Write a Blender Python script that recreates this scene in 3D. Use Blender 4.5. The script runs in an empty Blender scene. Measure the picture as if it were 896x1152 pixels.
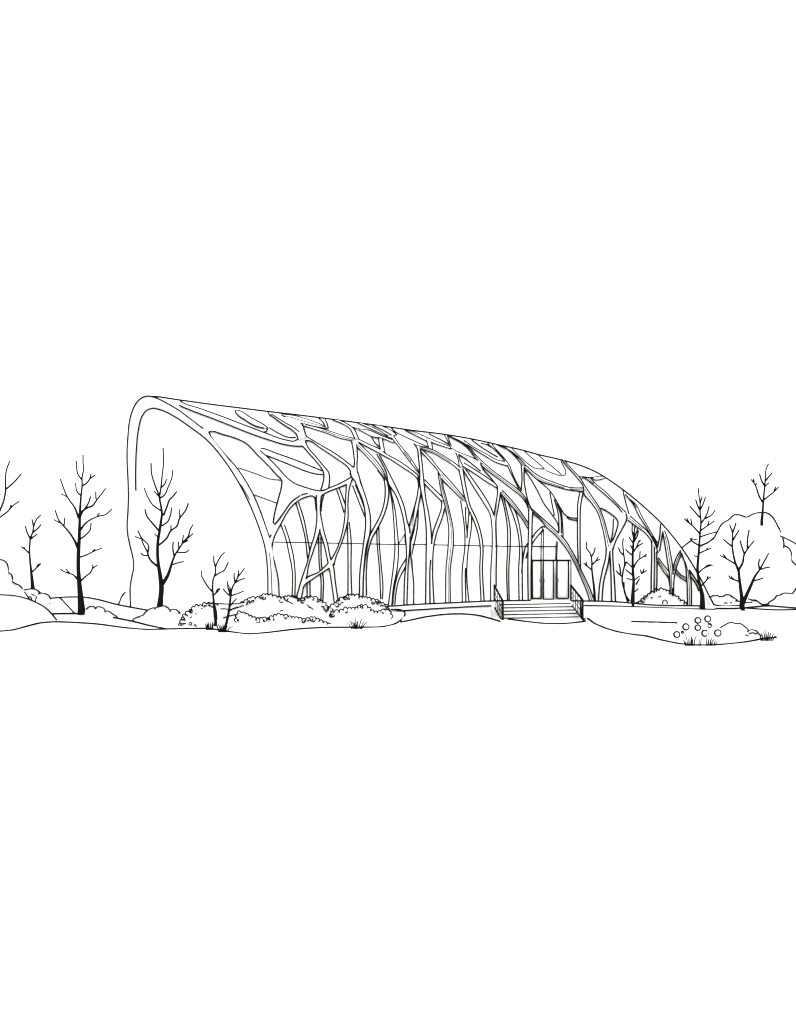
import bpy, math, random
from mathutils import Vector
from bisect import bisect_right

# ------------------------------------------------------------------ scene, camera
S = bpy.context.scene
COL = S.collection
F, H0, EYE = 1000.0, 650.0, 2.6         # focal length (photo px), horizon row, eye height (m)
cam_d = bpy.data.cameras.new("camera"); cam = bpy.data.objects.new("camera", cam_d); COL.objects.link(cam)
cam.location = (0, 0, EYE); cam.rotation_euler = (math.radians(90), 0, 0)
cam_d.sensor_fit = 'HORIZONTAL'; cam_d.sensor_width = 36.0
cam_d.lens = F / 896.0 * 36.0
cam_d.shift_y = (H0 - 576.0) / 896.0
cam_d.clip_start = 0.1; cam_d.clip_end = 6000
S.camera = cam

def at(px, py, Y):                       # a point of the photo, put at its real distance Y
    return Vector(((px - 448.0) / F * Y, Y, EYE - (py - H0) / F * Y))
def mpx(Y): return Y / F                 # metres per photo pixel at distance Y

# ------------------------------------------------------------------ materials
def mat(name, col, rough=0.9, noise=0.0, scale=3.0):
    m = bpy.data.materials.new(name); m.use_nodes = True
    nt = m.node_tree; b = nt.nodes['Principled BSDF']
    b.inputs['Roughness'].default_value = rough
    b.inputs['Specular IOR Level'].default_value = 0.0 if max(col) < .05 else 0.15
    b.inputs['Base Color'].default_value = (*col, 1)
    if noise:
        tc = nt.nodes.new('ShaderNodeTexCoord'); n = nt.nodes.new('ShaderNodeTexNoise')
        n.inputs['Scale'].default_value = scale; n.inputs['Detail'].default_value = 4
        r = nt.nodes.new('ShaderNodeValToRGB')
        r.color_ramp.elements[0].color = (*[c * (1 - noise) for c in col], 1)
        r.color_ramp.elements[1].color = (*[min(1, c * (1 + noise)) for c in col], 1)
        nt.links.new(tc.outputs['Object'], n.inputs['Vector'])
        nt.links.new(n.outputs['Fac'], r.inputs['Fac'])
        nt.links.new(r.outputs['Color'], b.inputs['Base Color'])
    return m
M_WHITE = mat('white_plaster', (.84, .84, .84), .9, .03, 2)
M_GROUND = mat('white_ground', (.84, .84, .84), .95, .03, .5)
M_LEAF = mat('white_foliage', (.82, .82, .82), .95, .03, 5)
M_GLASS = mat('frosted_glass', (.84, .84, .84), .5, .02, 1)
M_INK = mat('black_line', (.006, .006, .006), 1.0, .3, 8)
M_BARK = mat('black_bark', (.006, .006, .006), 1.0, .4, 12)

# ------------------------------------------------------------------ mesh helpers
class MB:
    def __init__(s): s.v = []; s.f = []; s.m = []
    def add(s, vs, fs, m=0):
        b = len(s.v); s.v += [Vector(p) for p in vs]
        s.f += [tuple(b + i for i in f) for f in fs]; s.m += [m] * len(fs)
    def grid(s, rows, m=0, flip=False):
        n = len(rows[0]); vs = [p for r in rows for p in r]; fs = []
        for i in range(len(rows) - 1):
            for j in range(n - 1):
                q = (i*n + j, i*n + j + 1, (i+1)*n + j + 1, (i+1)*n + j)
                fs.append(q[::-1] if flip else q)
        s.add(vs, fs, m)
    def tube(s, pts, rad, m=1, sides=6):
        pts = [Vector(p) for p in pts]
        out = [pts[0]]; rr = [rad[0] if isinstance(rad, (list, tuple)) else rad]
        for i in range(1, len(pts)):
            if (pts[i] - out[-1]).length > 1e-4:
                out.append(pts[i]); rr.append(rad[i] if isinstance(rad, (list, tuple)) else rad)
        pts = out
        if len(pts) < 2: return
        rings = []; up = None
        for i, p in enumerate(pts):
            d = (pts[min(i+1, len(pts)-1)] - pts[max(i-1, 0)])
            d = d.normalized() if d.length > 1e-9 else Vector((0, 0, 1))
            if up is None:
                up = Vector((0, 1, 0)) if abs(d.y) < .8 else Vector((1, 0, 0))
            a = up - d * up.dot(d)
            a = a.normalized() if a.length > 1e-5 else d.orthogonal().normalized()
            up = a; b = d.cross(a)
            rings.append([p + (a * math.cos(t) + b * math.sin(t)) * rr[i] for t in [2*math.pi*k/sides for k in range(sides)]])
        vs = [p for r in rings for p in r]; fs = []
        for i in range(len(rings) - 1):
            for k in range(sides):
                k2 = (k + 1) % sides
                fs.append((i*sides + k, i*sides + k2, (i+1)*sides + k2, (i+1)*sides + k))
        fs.append(tuple(range(sides))[::-1]); fs.append(tuple((len(rings)-1)*sides + k for k in range(sides)))
        s.add(vs, fs, m)
    def box(s, x0, x1, y0, y1, z0, z1, m=0):
        vs = [(x, y, z) for z in (z0, z1) for y in (y0, y1) for x in (x0, x1)]
        s.add(vs, [(0,2,3,1), (4,5,7,6), (0,1,5,4), (2,6,7,3), (0,4,6,2), (1,3,7,5)], m)
    def build(s, name, parent=None, mats=None, smooth=True):
        me = bpy.data.meshes.new(name)
        off = parent_loc(parent)
        me.from_pydata([tuple(p - off) for p in s.v], [], s.f)
        for mm in (mats or [M_WHITE, M_INK]): me.materials.append(mm)
        for p, k in zip(me.polygons, s.m): p.material_index = k; p.use_smooth = smooth
        me.update()
        o = bpy.data.objects.new(name, me); COL.objects.link(o)
        if parent is not None: o.parent = parent
        return o
LOCS = {}
def parent_loc(p):
    v = Vector((0, 0, 0))
    while p is not None:
        v = v + Vector(LOCS.get(p.name, (0, 0, 0))); p = p.parent
    return v
def thing(name, label, cat, loc, group=None):
    o = bpy.data.objects.new(name, None); COL.objects.link(o); o.location = loc
    o.empty_display_size = .3
    LOCS[o.name] = tuple(loc); o['label'] = label; o['category'] = cat
    if group: o['group'] = group
    return o
def one(mb, name, label, cat, base, group=None, mats=None):   # a thing that is one mesh, origin at its base
    base = Vector(base)
    for i, p in enumerate(mb.v): mb.v[i] = p - base
    o = mb.build(name, None, mats); o.location = base
    o['label'] = label; o['category'] = cat
    if group: o['group'] = group
    return o
def struct(o, label=None):
    o['kind'] = 'structure'
    if label: o['label'] = label
    return o

# ------------------------------------------------------------------ 2-D helpers (photo px)
def smooth(pts, step=2.5):
    n = len(pts)
    if n < 3:
        out = []
        (x0, y0), (x1, y1) = pts[0][:2], pts[-1][:2]
        k = max(2, int(math.hypot(x1-x0, y1-y0) / step) + 1)
        return [(x0 + (x1-x0)*i/(k-1), y0 + (y1-y0)*i/(k-1)) for i in range(k)]
    out = []
    P = lambda i: pts[max(0, min(n-1, i))]
    for i in range(n - 1):
        p0, p1, p2, p3 = P(i-1), P(i), P(i+1), P(i+2)
        L = math.hypot(p2[0]-p1[0], p2[1]-p1[1]); k = max(1, int(L / step))
        def tan(a, b, c):
            la = math.hypot(b[0]-a[0], b[1]-a[1]); lb = math.hypot(c[0]-b[0], c[1]-b[1])
            if la < 1e-6 or lb < 1e-6:
                d = (c[0]-a[0], c[1]-a[1]); l = math.hypot(*d) or 1
                return (d[0]/l, d[1]/l)
            u = ((b[0]-a[0])/la, (b[1]-a[1])/la); v = ((c[0]-b[0])/lb, (c[1]-b[1])/lb)
            if u[0]*v[0] + u[1]*v[1] < .1: return (0, 0)          # keep sharp corners
            t = (u[0]*lb + v[0]*la, u[1]*lb + v[1]*la); l = math.hypot(*t) or 1
            return (t[0]/l, t[1]/l)
        t1, t2 = tan(p0, p1, p2), tan(p1, p2, p3)
        for j in range(k):
            t = j / k; h1 = 2*t**3 - 3*t*t + 1; h2 = t**3 - 2*t*t + t; h3 = -2*t**3 + 3*t*t; h4 = t**3 - t*t
            q = tuple(h1*p1[c] + h2*t1[c]*L + h3*p2[c] + h4*t2[c]*L for c in (0, 1))
            if len(p1) > 2: q = q + (p1[2] + (p2[2]-p1[2])*t,)
            out.append(q)
    out.append(tuple(pts[-1]))
    return out
def resample(pts, n):
    d = [0]
    for a, b in zip(pts, pts[1:]): d.append(d[-1] + math.hypot(b[0]-a[0], b[1]-a[1]))
    T = d[-1] or 1; out = []; j = 0
    for i in range(n):
        t = T * i / (n-1)
        while j < len(pts) - 2 and d[j+1] < t: j += 1
        u = (t - d[j]) / ((d[j+1] - d[j]) or 1)
        out.append(tuple(pts[j][c] + (pts[j+1][c]-pts[j][c])*u for c in range(len(pts[j]))))
    return out
def interp(tab, x):
    if x <= tab[0][0]: return tab[0][1]
    if x >= tab[-1][0]: return tab[-1][1]
    i = bisect_right([t[0] for t in tab], x) - 1
    (x0, y0), (x1, y1) = tab[i], tab[i+1]
    return y0 + (y1-y0) * (x-x0) / (x1-x0)
def inside(poly, x, y):
    c = False; j = len(poly) - 1
    for i in range(len(poly)):
        xi, yi = poly[i]; xj, yj = poly[j]
        if (yi > y) != (yj > y) and x < (xj-xi)*(y-yi)/(yj-yi) + xi: c = not c
        j = i
    return c
def polydist(poly, x, y):
    best = 1e9; j = len(poly) - 1
    for i in range(len(poly)):
        ax, ay = poly[j]; bx, by = poly[i]; j = i
        dx, dy = bx-ax, by-ay; l = dx*dx + dy*dy
        t = 0 if l == 0 else max(0, min(1, ((x-ax)*dx + (y-ay)*dy)/l))
        best = min(best, math.hypot(ax + dx*t - x, ay + dy*t - y))
    return best

# ------------------------------------------------------------------ ground
def g(Y):                                   # the lawn rises gently towards the building
    t = max(0, min(1, (Y - 40) / 11.0)); return .35 * t
def gpt(px, py):
    a, b = 5.0, 400.0
    for _ in range(60):
        m = (a + b) / 2
        if EYE - (py - H0)/F*m > g(m): a = m
        else: b = m
    return at(px, py, a)
mb = MB()
ys = [-60, 0, 20, 40, 42, 44, 46, 48, 49.5, 51, 60, 90, 200, 500, 2500]
xs = [-2500, -400, -100, -40, -20, 0, 20, 40, 100, 400, 2500]
mb.grid([[(x, y, g(y)) for x in xs] for y in ys])
struct(mb.build('ground', None, [M_GROUND]))

INK = 1.9                                   # ink line weight, photo px
def gline(mb, pts, w=INK + .15, lift=.95):          # an ink border lying along 3-D points
    r = [mpx(p.y) * w / 2 for p in pts]
    mb.tube([p + Vector((0, 0, lift * q)) for p, q in zip(pts, r)], r, 1)

# ------------------------------------------------------------------ the pavilion's vault
YB = 53.0
BASE = [(290, 684), (437, 681.5), (500, 678.5), (553, 676), (655, 676), (700, 677), (720, 679), (760, 681), (804, 682.5)]
CREST = [(165,445.5),(172,445.7),(200,449.5),(240,455),(280,460),(300,462.5),(330,466),(370,471),(400,475),(430,479),(460,483.5),(500,488.5),
 (530,493.5),(560,500),(589,506.5),(605,511),(631,517),(655,524),(672,531.5),(690,543),(710,558),(725,571),(744,589),(757,604),(767,617),
 (780,637),(790,655),(800,675),(804,682)]
CR = smooth(CREST, 4)
Z0T = [((px-448)/F*YB, EYE - (py-H0)/F*YB) for px, py in BASE]
ctab = []
for px, py in CR:
    D = max(0.02, 9.0 * (interp(BASE, px) - py) / 237.0)
    p = at(px, py, YB + D); ctab.append((p.x, D, p.z))
ctab.sort()
XS = [c[0] for c in ctab]
def crest_at(X):
    if X <= XS[0]: return ctab[0][1], ctab[0][2]
    if X >= XS[-1]: return ctab[-1][1], ctab[-1][2]
    i = bisect_right(XS, X) - 1; a, b = ctab[i], ctab[i+1]
    u = (X - a[0]) / ((b[0]-a[0]) or 1)
    return a[1] + (b[1]-a[1])*u, a[2] + (b[2]-a[2])*u
NE = 1.7
def vault(X, q):                              # q = 1 at the foot, 0 at the crest
    D, Zc = crest_at(X); z0 = interp(Z0T, X)
    q = max(0, min(1, q))
    return Vector((X, YB + D*(1-q), z0 + (Zc-z0) * (1 - q**NE)**(1/NE)))
_cache = {}
def hit(px, py):                              # where the sight line of a photo point meets the vault
    k = (round(px, 2), round(py, 2))
    if k in _cache: return _cache[k].copy()
    def Fn(Y):
        X = (px-448)/F*Y; D, Zc = crest_at(X)
        return (EYE - (py-H0)/F*Y) - vault(X, (YB + D - Y)/D).z if Y <= YB + D else (EYE - (py-H0)/F*Y) - Zc
    Y = YB; f0 = Fn(Y); res = None; bestY, bf = Y, f0
    if f0 <= 0: res = YB
    while res is None and Y < YB + 9.3:
        Y2 = Y + .1; f2 = Fn(Y2)
        if f2 < bf: bf, bestY = f2, Y2
        if f2 <= 0:
            a, b = Y, Y2
            for _ in range(25):
                m = (a+b)/2
                if Fn(m) > 0: a = m
                else: b = m
            res = a; break
        Y, f0 = Y2, f2
    if res is None: res = bestY
    p = at(px, py, res); _cache[k] = p
    return p.copy()
# face plane (the open end, cut obliquely)
PA, PD = Vector((-7.6, 53.0, 0)), Vector((-9.6, 9.0, 0))
PN = Vector((-9.0, -9.6, 0)).normalized()     # towards the viewer
def face(px, py, out=0.0):
    d = Vector(((px-448)/F, 1, -(py-H0)/F)); o = Vector((0, 0, EYE))
    t = (PA + PN*out - o).dot(PN) / d.dot(PN)
    return o + d*t
def planeY(X): return 53.0 + (9.0/9.6) * (-7.6 - X)

pav = thing('pavilion', 'long vaulted white pavilion wrapped in branching lattice ribs with open arched end', 'building', (3.0, 57.0, g(57)))

# skin
qs = [math.cos(math.pi/2 * i/28) for i in range(29)]
rows = []
for q in qs:
    a, b = -17.3, -7.6
    for _ in range(40):
        m = (a+b)/2; p = vault(m, q)
        if p.y - planeY(m) > 0: b = m
        else: a = m
    xl, xr = b, XS[-1]
    rows.append([vault(xl + (xr-xl)*i/90, q) for i in range(91)])
ins = []
for i, r in enumerate(rows):
    rr = []
    for j, p in enumerate(r):
        du = r[min(j+1, 90)] - r[max(j-1, 0)]; dv = rows[min(i+1, 28)][j] - rows[max(i-1, 0)][j]
        n = du.cross(dv)
        n = n.normalized() if n.length > 1e-7 else Vector((0, -1, 0))
        if n.y > 0 and n.z < 0.2: n = -n
        if n.z < -.01: n = -n
        rr.append(p - n * .11)
    ins.append(rr)
mb = MB(); mb.grid(ins); mb.build('glass_skin', pav, [M_GLASS, M_INK])
# back of the vault
mb = MB(); rows2 = []
for k in range(13):
    a = math.pi/2 * k/12; r = []
    for X, D, Zc in ctab:
        w = D/9.0; z0 = interp(Z0T, X) - .6; dy = 1.9*w*math.sin(a)
        lw = max(0, min(1, (-8 - X)/9.0))
        r.append(Vector((X - dy*1.067*lw, YB + D + dy, z0 + (Zc-.1-z0)*math.cos(a)**.5)))
    rows2.append(r)
mb.grid(rows2); mb.build('back_wall', pav, [M_WHITE, M_INK])

# arched end: rim and recessed wall
OUT = [(147,686),(146.5,672),(146.5,660),(148.5,648),(150.5,638),(150,630),(146.5,615),(143.5,600),(143,590),(144,575),(144.5,560),(144,540),(143,520),(143,505),(144,490),
 (145.5,475),(148.5,463),(152.5,454.5),(157,449),(163,445.8),(170,445.6),(176,447.5),(188,453.5),(200,460.5),(215,471.5),(228.5,482)]
OUT2 = [(147,702),(147,694)] + OUT + [(241.5,497.5),(256.5,517),(273.5,545),(286.5,573),(296,600),(301,615),(303,640),(304,676),(304,702)]
INN = [(152.8,552),(152.5,540),(152.7,525),(153.5,505),(156,482),(160,468),(166,461),(172,459.5),(180,461),(195,468),(213,480),(232,494.5),(245,508.5),(258,526),(270,545.5),
 (283,572),(292,595),(298,615),(301,640),(301.5,672)]
INN2 = [(152.8,702),(152.8,620)] + INN + [(301.5,702)]
so, si = smooth(OUT2, 4), smooth(INN2, 4)
A, B = resample(so, 120), resample(si, 120)
mb = MB()
fo = [face(*p, out=.25) for p in A]; fi = [face(*p, out=.25) for p in B]
bo = [p - PN*(.5 if q[0] < 225 else .02) for p, q in zip(fo, A)]; bi = [p - PN*.5 for p in fi]
mb.grid([bo, fo, fi, bi])
for L in (smooth(OUT), smooth(INN)):
    pts = [face(*p, out=.28) for p in L]
    mb.tube(pts, [mpx(p.y)*(INK-.15)/2 for p in pts], 1)
for L in ([(271,545),(277,555),(281,562)], [(303.5,622),(305,640),(306.3,671)]):
    pts = [face(*p, out=.32) for p in smooth(L)]
    mb.tube(pts, [mpx(p.y)*1.2/2 for p in pts], 1)
mb.build('arch_rim', pav)
mb = MB()
fan = [face(*p, out=-.12) for p in resample(so, 90)]
mb.add(fan, [tuple(range(len(fan)))], 0); mb.build('end_wall', pav)

# ridge
mb = MB()
c3 = [at(px, py, YB + max(.02, 9.0*(interp(BASE, px)-py)/237.0)) for px, py in CR if px >= 170]
def fwd(p):                                   # the low tip's outer edge bulges a little towards the front
    k = max(0, min(1, (p.x - 13.0)/3.0)); q = Vector((0, 0, EYE)); v = p - q
    return q + v*((p.y - .4*k)/p.y) + Vector((mpx(p.y)*.6*k, 0, mpx(p.y)*.4*k))
c3 = [fwd(p) for p in c3]
tk = [max(0, min(1, (p.x - 11.0)/3.0)) for p in c3]
dn = [p + Vector((-.2*k, -min(.5, .5*(p.y - YB))*(1-k), -.25*(1-k) - .03)) for p, k in zip(c3, tk)]
mb.grid([dn, [p - Vector((0, 0, .06)) for p in c3]])
mb.tube(c3, [mpx(p.y)*(INK+.1)/2 for p in c3], 1)
mb.build('ridge_beam', pav)

# ribs: traced edges (left / right), drawn lines inside, level (1 in front, 0 set back)
RIBS = []
def rib(L, R, lv=1, mid=(), ink='LR', extra=(), w=1.55):
    n = max(6, int(max(sum(math.hypot(b[0]-a[0], b[1]-a[1]) for a, b in zip(q, q[1:])) for q in (L, R)) / 3))
    l, r = smooth(L), smooth(R)
    RIBS.append(dict(l=l, r=r, a=resample(l, n), b=resample(r, n), lv=lv, mid=mid, ink=ink, extra=extra, w=w))
# -- left bays
rib([(228,482),(245,500),(262,523),(275,547),(287,575),(296,600),(301,618),(303,625),(304,650),(305,672)],
    [(235,486.5),(250,507),(266,525.5),(276,540),(285,556),(292,572),(300,595),(303.5,605),(306.5,613),(306,620),(309,632),(313,650),(314.5,672)], ink='',
    extra=[[(235,486),(237,490),(250,507),(266,525.5),(276,540),(285,556),(292,572),(300,595),(303.5,605),(305.5,601.5)], [(307.5,609),(306,620),(309,632),(313,650),(314.5,672)]])
rib([(235,486),(237,485.3),(250,488.5),(270,495),(275,497.5),(290,512),(303,525),(312,535),(317,540),(317,545),(313,562),(309,578),(307.5,588)],
    [(250,486),(270,489),(285,498),(293,504),(300,513),(312,525),(325,539),(334,546),(340,556),(328,565),(320,576),(312,587),(309,590)], ink='L',
    extra=[[(307.5,588),(309,590),(312,587),(320,576),(328,565),(338,557.5)], [(293,507),(300,513),(312,525),(325,539),(332,544)]])
rib([(312,587),(320,576),(328,565),(338,557.5),(348,555),(354,555),(356,557)], [(306,616),(307.5,608),(312,597),(317,588),(323,577),(330,568),(338,562),(346,558.7),(352,558),(354.5,560)])
rib([(203,451),(206,453),(225,459.5),(250,468.5),(280,480),(300,487.5),(322,495),(332,496),(335,494)],
    [(201.5,456),(220,463.5),(240,471),(265,481),(280,487),(300,494),(325,501),(334,502),(341,502)])
rib([(303,466),(318,477),(330,485),(334,489),(335.5,495)], [(318,467.5),(330,472),(340,477),(343,485),(345,491.5)], ink='LR',
    extra=[[(306,466),(320,475),(332,482),(337,486)], [(301,463),(304,467.5)]])
rib([(264.5,462),(266,465),(275,472),(290,480),(297,481.5)], [(265,461.5),(267,461.5),(283,470),(300,480),(301.5,481.5)], ink='LR', lv=1,
    extra=[[(301.5,481),(300,485),(297,486)], [(303,481),(315,488),(325,492),(333,492)]])
rib([(292,505),(292.5,503.8),(296,504),(310,509),(330,516),(350,524),(362,529)], [(300,512),(310,516),(325,522),(345,530),(356,533),(363,533.5)], lv=0)
rib([(341,502),(346,508),(355,518),(362,527),(364,531),(364.5,536),(363,545),(361,551)], [(343.5,495.5),(346,502),(355,513),(365,525),(370,531),(371,540),(370,549)])
rib([(332,544),(345,548.5),(356,551.5),(363,552),(370,549),(382,544),(392,538.5),(396,536)], [(338,557),(348,555.5),(354,556),(361,558),(364,556),(372,552),(380,549),(390,545),(395,542)], ink='L',
    extra=[[(361.5,562),(362,557.5),(364,556),(372,552),(380,549),(390,545)]])
rib([(345,491),(360,500),(380,512),(392,521),(398,526)], [(343.5,495.5),(347,495.5),(360,503.5),(380,517),(392,526),(394.5,530),(394,534),(397,537)])
# -- first trunks
rib([(356,557),(356,590),(354,602),(350,615),(346,632),(340,650),(333,674)], [(361.5,560),(360.5,572),(361,585),(360,597),(357,607),(352,622),(347,638),(345.5,648),(342,660),(339,674)],
    extra=[[(354.3,560),(355,566),(355.7,574)], [(364.5,557),(362.5,565),(361.5,575)]])
rib([(360,577),(360,597),(364,610),(369,632),(371,642),(373,655),(376,677)], [(361,578),(364,595),(369,613),(372,628),(376,640),(377,650),(379,665),(381,677)])
rib([(341,655),(346,649.5),(358,644),(366,637),(372,630)], [(341,662),(345,656),(350,653),(360,646),(370,639.5),(376,634)])
rib([(390,545),(389,560),(388.5,575),(387,590),(384,604),(379,618),(372,631)], [(397,538),(394,546),(391.8,562),(391.5,585),(388,600),(383,615),(378,627),(376,636)])
rib([(395.5,496),(398,510),(398,526),(395,531),(395,536),(398,539)], [(401.5,500),(402.3,510),(402.5,532),(405,540),(408,548)])
rib([(398,537),(403,550),(408,562),(411,578),(411.5,590),(410,605),(408,620),(405,645),(404.5,670)], [(403,531),(407,545),(412,560),(416.5,578),(417,592),(416,602),(413,612),(410,635),(408.5,670)])
rib([(425,529),(432,539),(433.5,550),(432.5,565),(428,580),(420,595),(416.5,602),(414,612),(411,630),(409,650),(408.5,670)], [(436,543),(437.5,550),(436.5,565),(432,580),(424,596),(419,605),(415,618),(412.5,640),(412.5,670)])
# -- slim ribs standing behind
rib([(316,590),(321,604),(325,622),(328.5,640),(328.5,674)], [(320,590),(325,605),(330,625),(332,645),(331.5,674)], 0, (.55,))
rib([(333,566),(338,583),(343,603),(346,628)], [(336,565),(342,584),(345.5,602),(349,622)], 0, (.55,))
rib([(345.5,654),(345.5,674)], [(348.7,654),(349,674)], 0, (.5,))
rib([(358.5,604),(359.5,638),(361,650),(361,676)], [(361,604),(362.3,640),(363.8,650),(363.3,676)], 0, (.5,))
rib([(379,551),(383,563),(387,576)], [(382,549.5),(384.5,556),(388.5,567)], 0)
rib([(391,590),(391.5,620),(391.5,670)], [(393,587),(395,605),(395,640),(396,670)], 0, (.5,))
rib([(397,546),(403,562),(411,582)], [(400,545),(405,557),(411.5,575)], 0, (.5,))
rib([(424,594),(424.5,612),(427,640),(428.5,674)], [(426.5,592),(427,612),(429,635),(431,660),(430.5,674)], 0, (.6,))
rib([(439,549),(442,572),(444,600),(444.5,615),(443,635),(440.5,655),(437,681)], [(438.5,547),(444.5,572),(447,595),(448.5,615),(447,640),(443,660),(441,680.5)], 0, (.5,))
# -- crest bays
rib([(342,476.5),(370,484.5),(392,491.5),(400,493.5)], [(341,478.5),(370,488),(385,493.5),(396,495.5)], mid=(.5,), w=1.2)
rib([(316,466),(330,467.5),(350,473),(366,479.5)], [(317,467.5),(340,476.5),(369,482.5)], mid=(.5,), w=1.2, extra=[[(359,471),(363,474),(366,480)], [(366,472),(368.5,477),(369.5,482)]])
rib([(372,471.5),(386,477),(393,481.5),(399,492.5)], [(382,473),(393,478),(398,482),(404,494)], w=1.35)
rib([(384,473),(397,480.5),(418,485),(430,490.5),(442,495)], [(404,483.5),(410,486.5),(418,491),(430,493),(443,498.5)], w=1.2)
rib([(401,475.3),(412,480),(425,486),(440,493)], [(408,476.5),(420,481),(437,490.5)], w=1.2)
rib([(418,478),(430,483),(442,490)], [(430,479.5),(440,484),(446,488)], w=1.2)
rib([(440,492),(447,500),(455,511),(465,524),(472,533)], [(442,488.5),(449,499),(460,512),(472,531)], mid=(.5,), w=1.25)
rib([(402,502.5),(415,516),(426,529),(432,538),(433.5,548)], [(404,498.5),(417,511),(426,521),(432,531),(436,543)], mid=(.5,), w=1.25)
rib([(404,494),(416,500),(428,505.5),(434,510),(450,519),(464,529),(471,535)], [(403,497),(418,505),(430,511.5),(440,517),(455,527),(466,534.5),(470,539),(471,546)], w=1.4)
rib([(424,511),(430,521),(435,532),(437,543),(445,556),(451,572),(455,590),(456.5,605),(457.5,625),(455.5,650),(454.5,681)],
    [(427,511.5),(434,524),(441,538),(447,550),(455,570),(459.5,590),(460.5,592.5),(461.5,600),(461,620),(459.5,635),(459,650),(458,681)])
rib([(470.5,535),(471,545),(469.5,558),(465,575),(460.5,592)], [(474,553),(470,575),(466,592),(463,604),(462,615),(463.5,635),(465.5,655),(465.5,680)])
rib([(426,492.5),(427,500),(428.5,507)], [(430.5,494),(432,502),(433.5,509.5)], w=1.4, extra=[[(418,491),(422,498),(427,503)]])
rib([(440,481),(446,486.5),(455,491),(468,497),(482,503)], [(441,484.5),(447,490),(455,494.5),(465,499)], ink='L', extra=[[(442,485),(447,489.5)]], w=1.5)
rib([(465,498),(469,503),(471,515),(472.5,531),(472.5,545),(474,553),(477,570),(479.5,592),(479.5,630),(479,679)],
    [(473,505),(475,520),(477,540),(479.5,562),(483,580),(485.5,600),(486,612),(484,640),(484,679)])
rib([(468,574),(467,590),(463,608)], [(471,573),(470,592),(465,617),(463,626)], 0, (.55,))
rib([(457,628),(450,640),(446,652),(443,668),(442,680)], [(456.5,637),(449,652),(446,665),(444.5,680)], 0, (.5,))
rib([(470,490.5),(485,497),(500,502.5),(508,505)], [(470,487),(490,496),(507,502.5)], mid=(.5,), w=1.2)
rib([(455,483.5),(470,491),(482,497)], [(460,484),(472,488),(482,494)], mid=(.5,), w=1.2)
rib([(500,489),(504,495.5),(507,503)], [(503.5,490),(506,496),(508,501)], w=1.3, extra=[[(483,488),(495,494),(506,500)]])
rib([(480,495.5),(481,499),(482.3,503)], [(484.5,495),(486,499),(487,505)], w=1.3)
rib([(472,502.5),(487,506),(500,513),(512,521),(518,526)], [(474,505.5),(487,509.5),(500,517),(512,525),(516,529)], mid=(.5,), w=1.3)
rib([(474,508),(483,518),(493,530),(497,538),(507,549),(521,563)], [(475,506),(485,515.5),(494,527),(505,539),(517,553),(525,563)], mid=(.5,), w=1.35)
rib([(477,543),(487,554),(497,564)], [(478,539.5),(488,549.5),(499,560)], w=1.4)
rib([(493,532),(495,545),(498,559),(500.5,567),(503,580),(505,595),(504.5,612),(502,640),(501.5,678)], [(497,536),(499,548),(502,559),(506,575),(510,595),(510.5,610),(507,640),(507,678)], mid=(.55,), w=1.4)
rib([(496.5,562),(497,570),(493,583),(488,597),(485.5,612),(484,640),(484.5,679)], [(500.5,572),(497,585),(492,598),(488.5,613),(487,640),(488.5,679)], ink='R', extra=[[(496.5,562),(497,570),(493,583),(488,597),(485.5,612)]])
# -- middle trunks
rib([(516.5,528),(519,540),(522,555),(525,565),(527,572),(533,585),(538,600),(540.5,615),(540,640),(541.5,677)], [(521,527),(523,540),(526,555),(529,568),(536,583),(541,598),(543.5,613),(543,640),(545,677)], w=1.5)
rib([(518.5,563),(521,578),(523,595),(523.5,612),(520.5,640),(520.5,678)], [(524,570),(524.5,585),(526,600),(526,612),(524,640),(524.5,678)], 0, (.5,))
rib([(528,574),(527,590),(525,610),(523.5,640),(524.5,678)], [(531,580),(530.5,595),(527.5,615),(525.5,645),(528,678)], 0, ink='R', extra=[[(528,574),(527,590),(525.5,606)]])
rib([(521,528),(533,548),(545,567),(551,577),(553.5,592),(554,612),(552.5,640),(552,677)], [(524,528),(537,546),(547,561),(553,572),(556,580),(557,590),(557,612),(556,640),(556,665)], w=1.4, ink='L', extra=[[(524,528),(537,546),(547,561),(553,572),(556,580)]])
rib([(559.5,546),(560,553),(558,567),(556,579.5)], [(563.5,554),(561,570),(558.5,583),(558.5,600),(559,613),(558.5,640),(558.5,660)])
rib([(522,520.5),(534,528),(548,537),(559,545)], [(520,524),(533,532),(546,541),(559,549)], w=1.35)
rib([(513,509),(516,518),(517,526)], [(516,511),(518,518),(520.5,523)], w=1.3, extra=[[(517,511.5),(530,521),(541,530)]])
rib([(507,503.5),(515,508),(530,514),(541,520)], [(508,505.5),(515,510.5),(530,517),(541,523)], w=1.2, ink='L')
rib([(504,490),(518,496),(528,503),(536,512),(542,518),(552,527),(568,539),(582,549.5),(588,555),(596,569)], [(507,491.5),(520,499),(527,505),(534,514),(541,522.5),(551,531),(565,541.5),(578,551.5),(586,558),(592,566),(595,574)], mid=(.5,), w=1.3,
    extra=[[(541,521),(544,528),(552,537),(559,546)]])
rib([(522,495),(532,502),(548,511),(560,517.5),(570,519.5)], [(526,500),(535,506),(548,514),(558,520),(571,524)], w=1.25)
rib([(549,499),(556,505),(567,517),(571,523)], [(554,500),(560,507),(571,519.5),(574,524)], w=1.35, extra=[[(531,495),(545,505),(560,514)], [(541,498.5),(549,500.5),(552,502)]])
rib([(571,523),(575,532),(581,544),(585,552)], [(574,524),(578,535),(583,545),(587,552)], mid=(.5,), w=1.3)
rib([(560,501),(570,505),(580,514),(586.5,522)], [(566,502),(577,509),(588,519),(592,524)], mid=(.5,), w=1.35)
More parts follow.
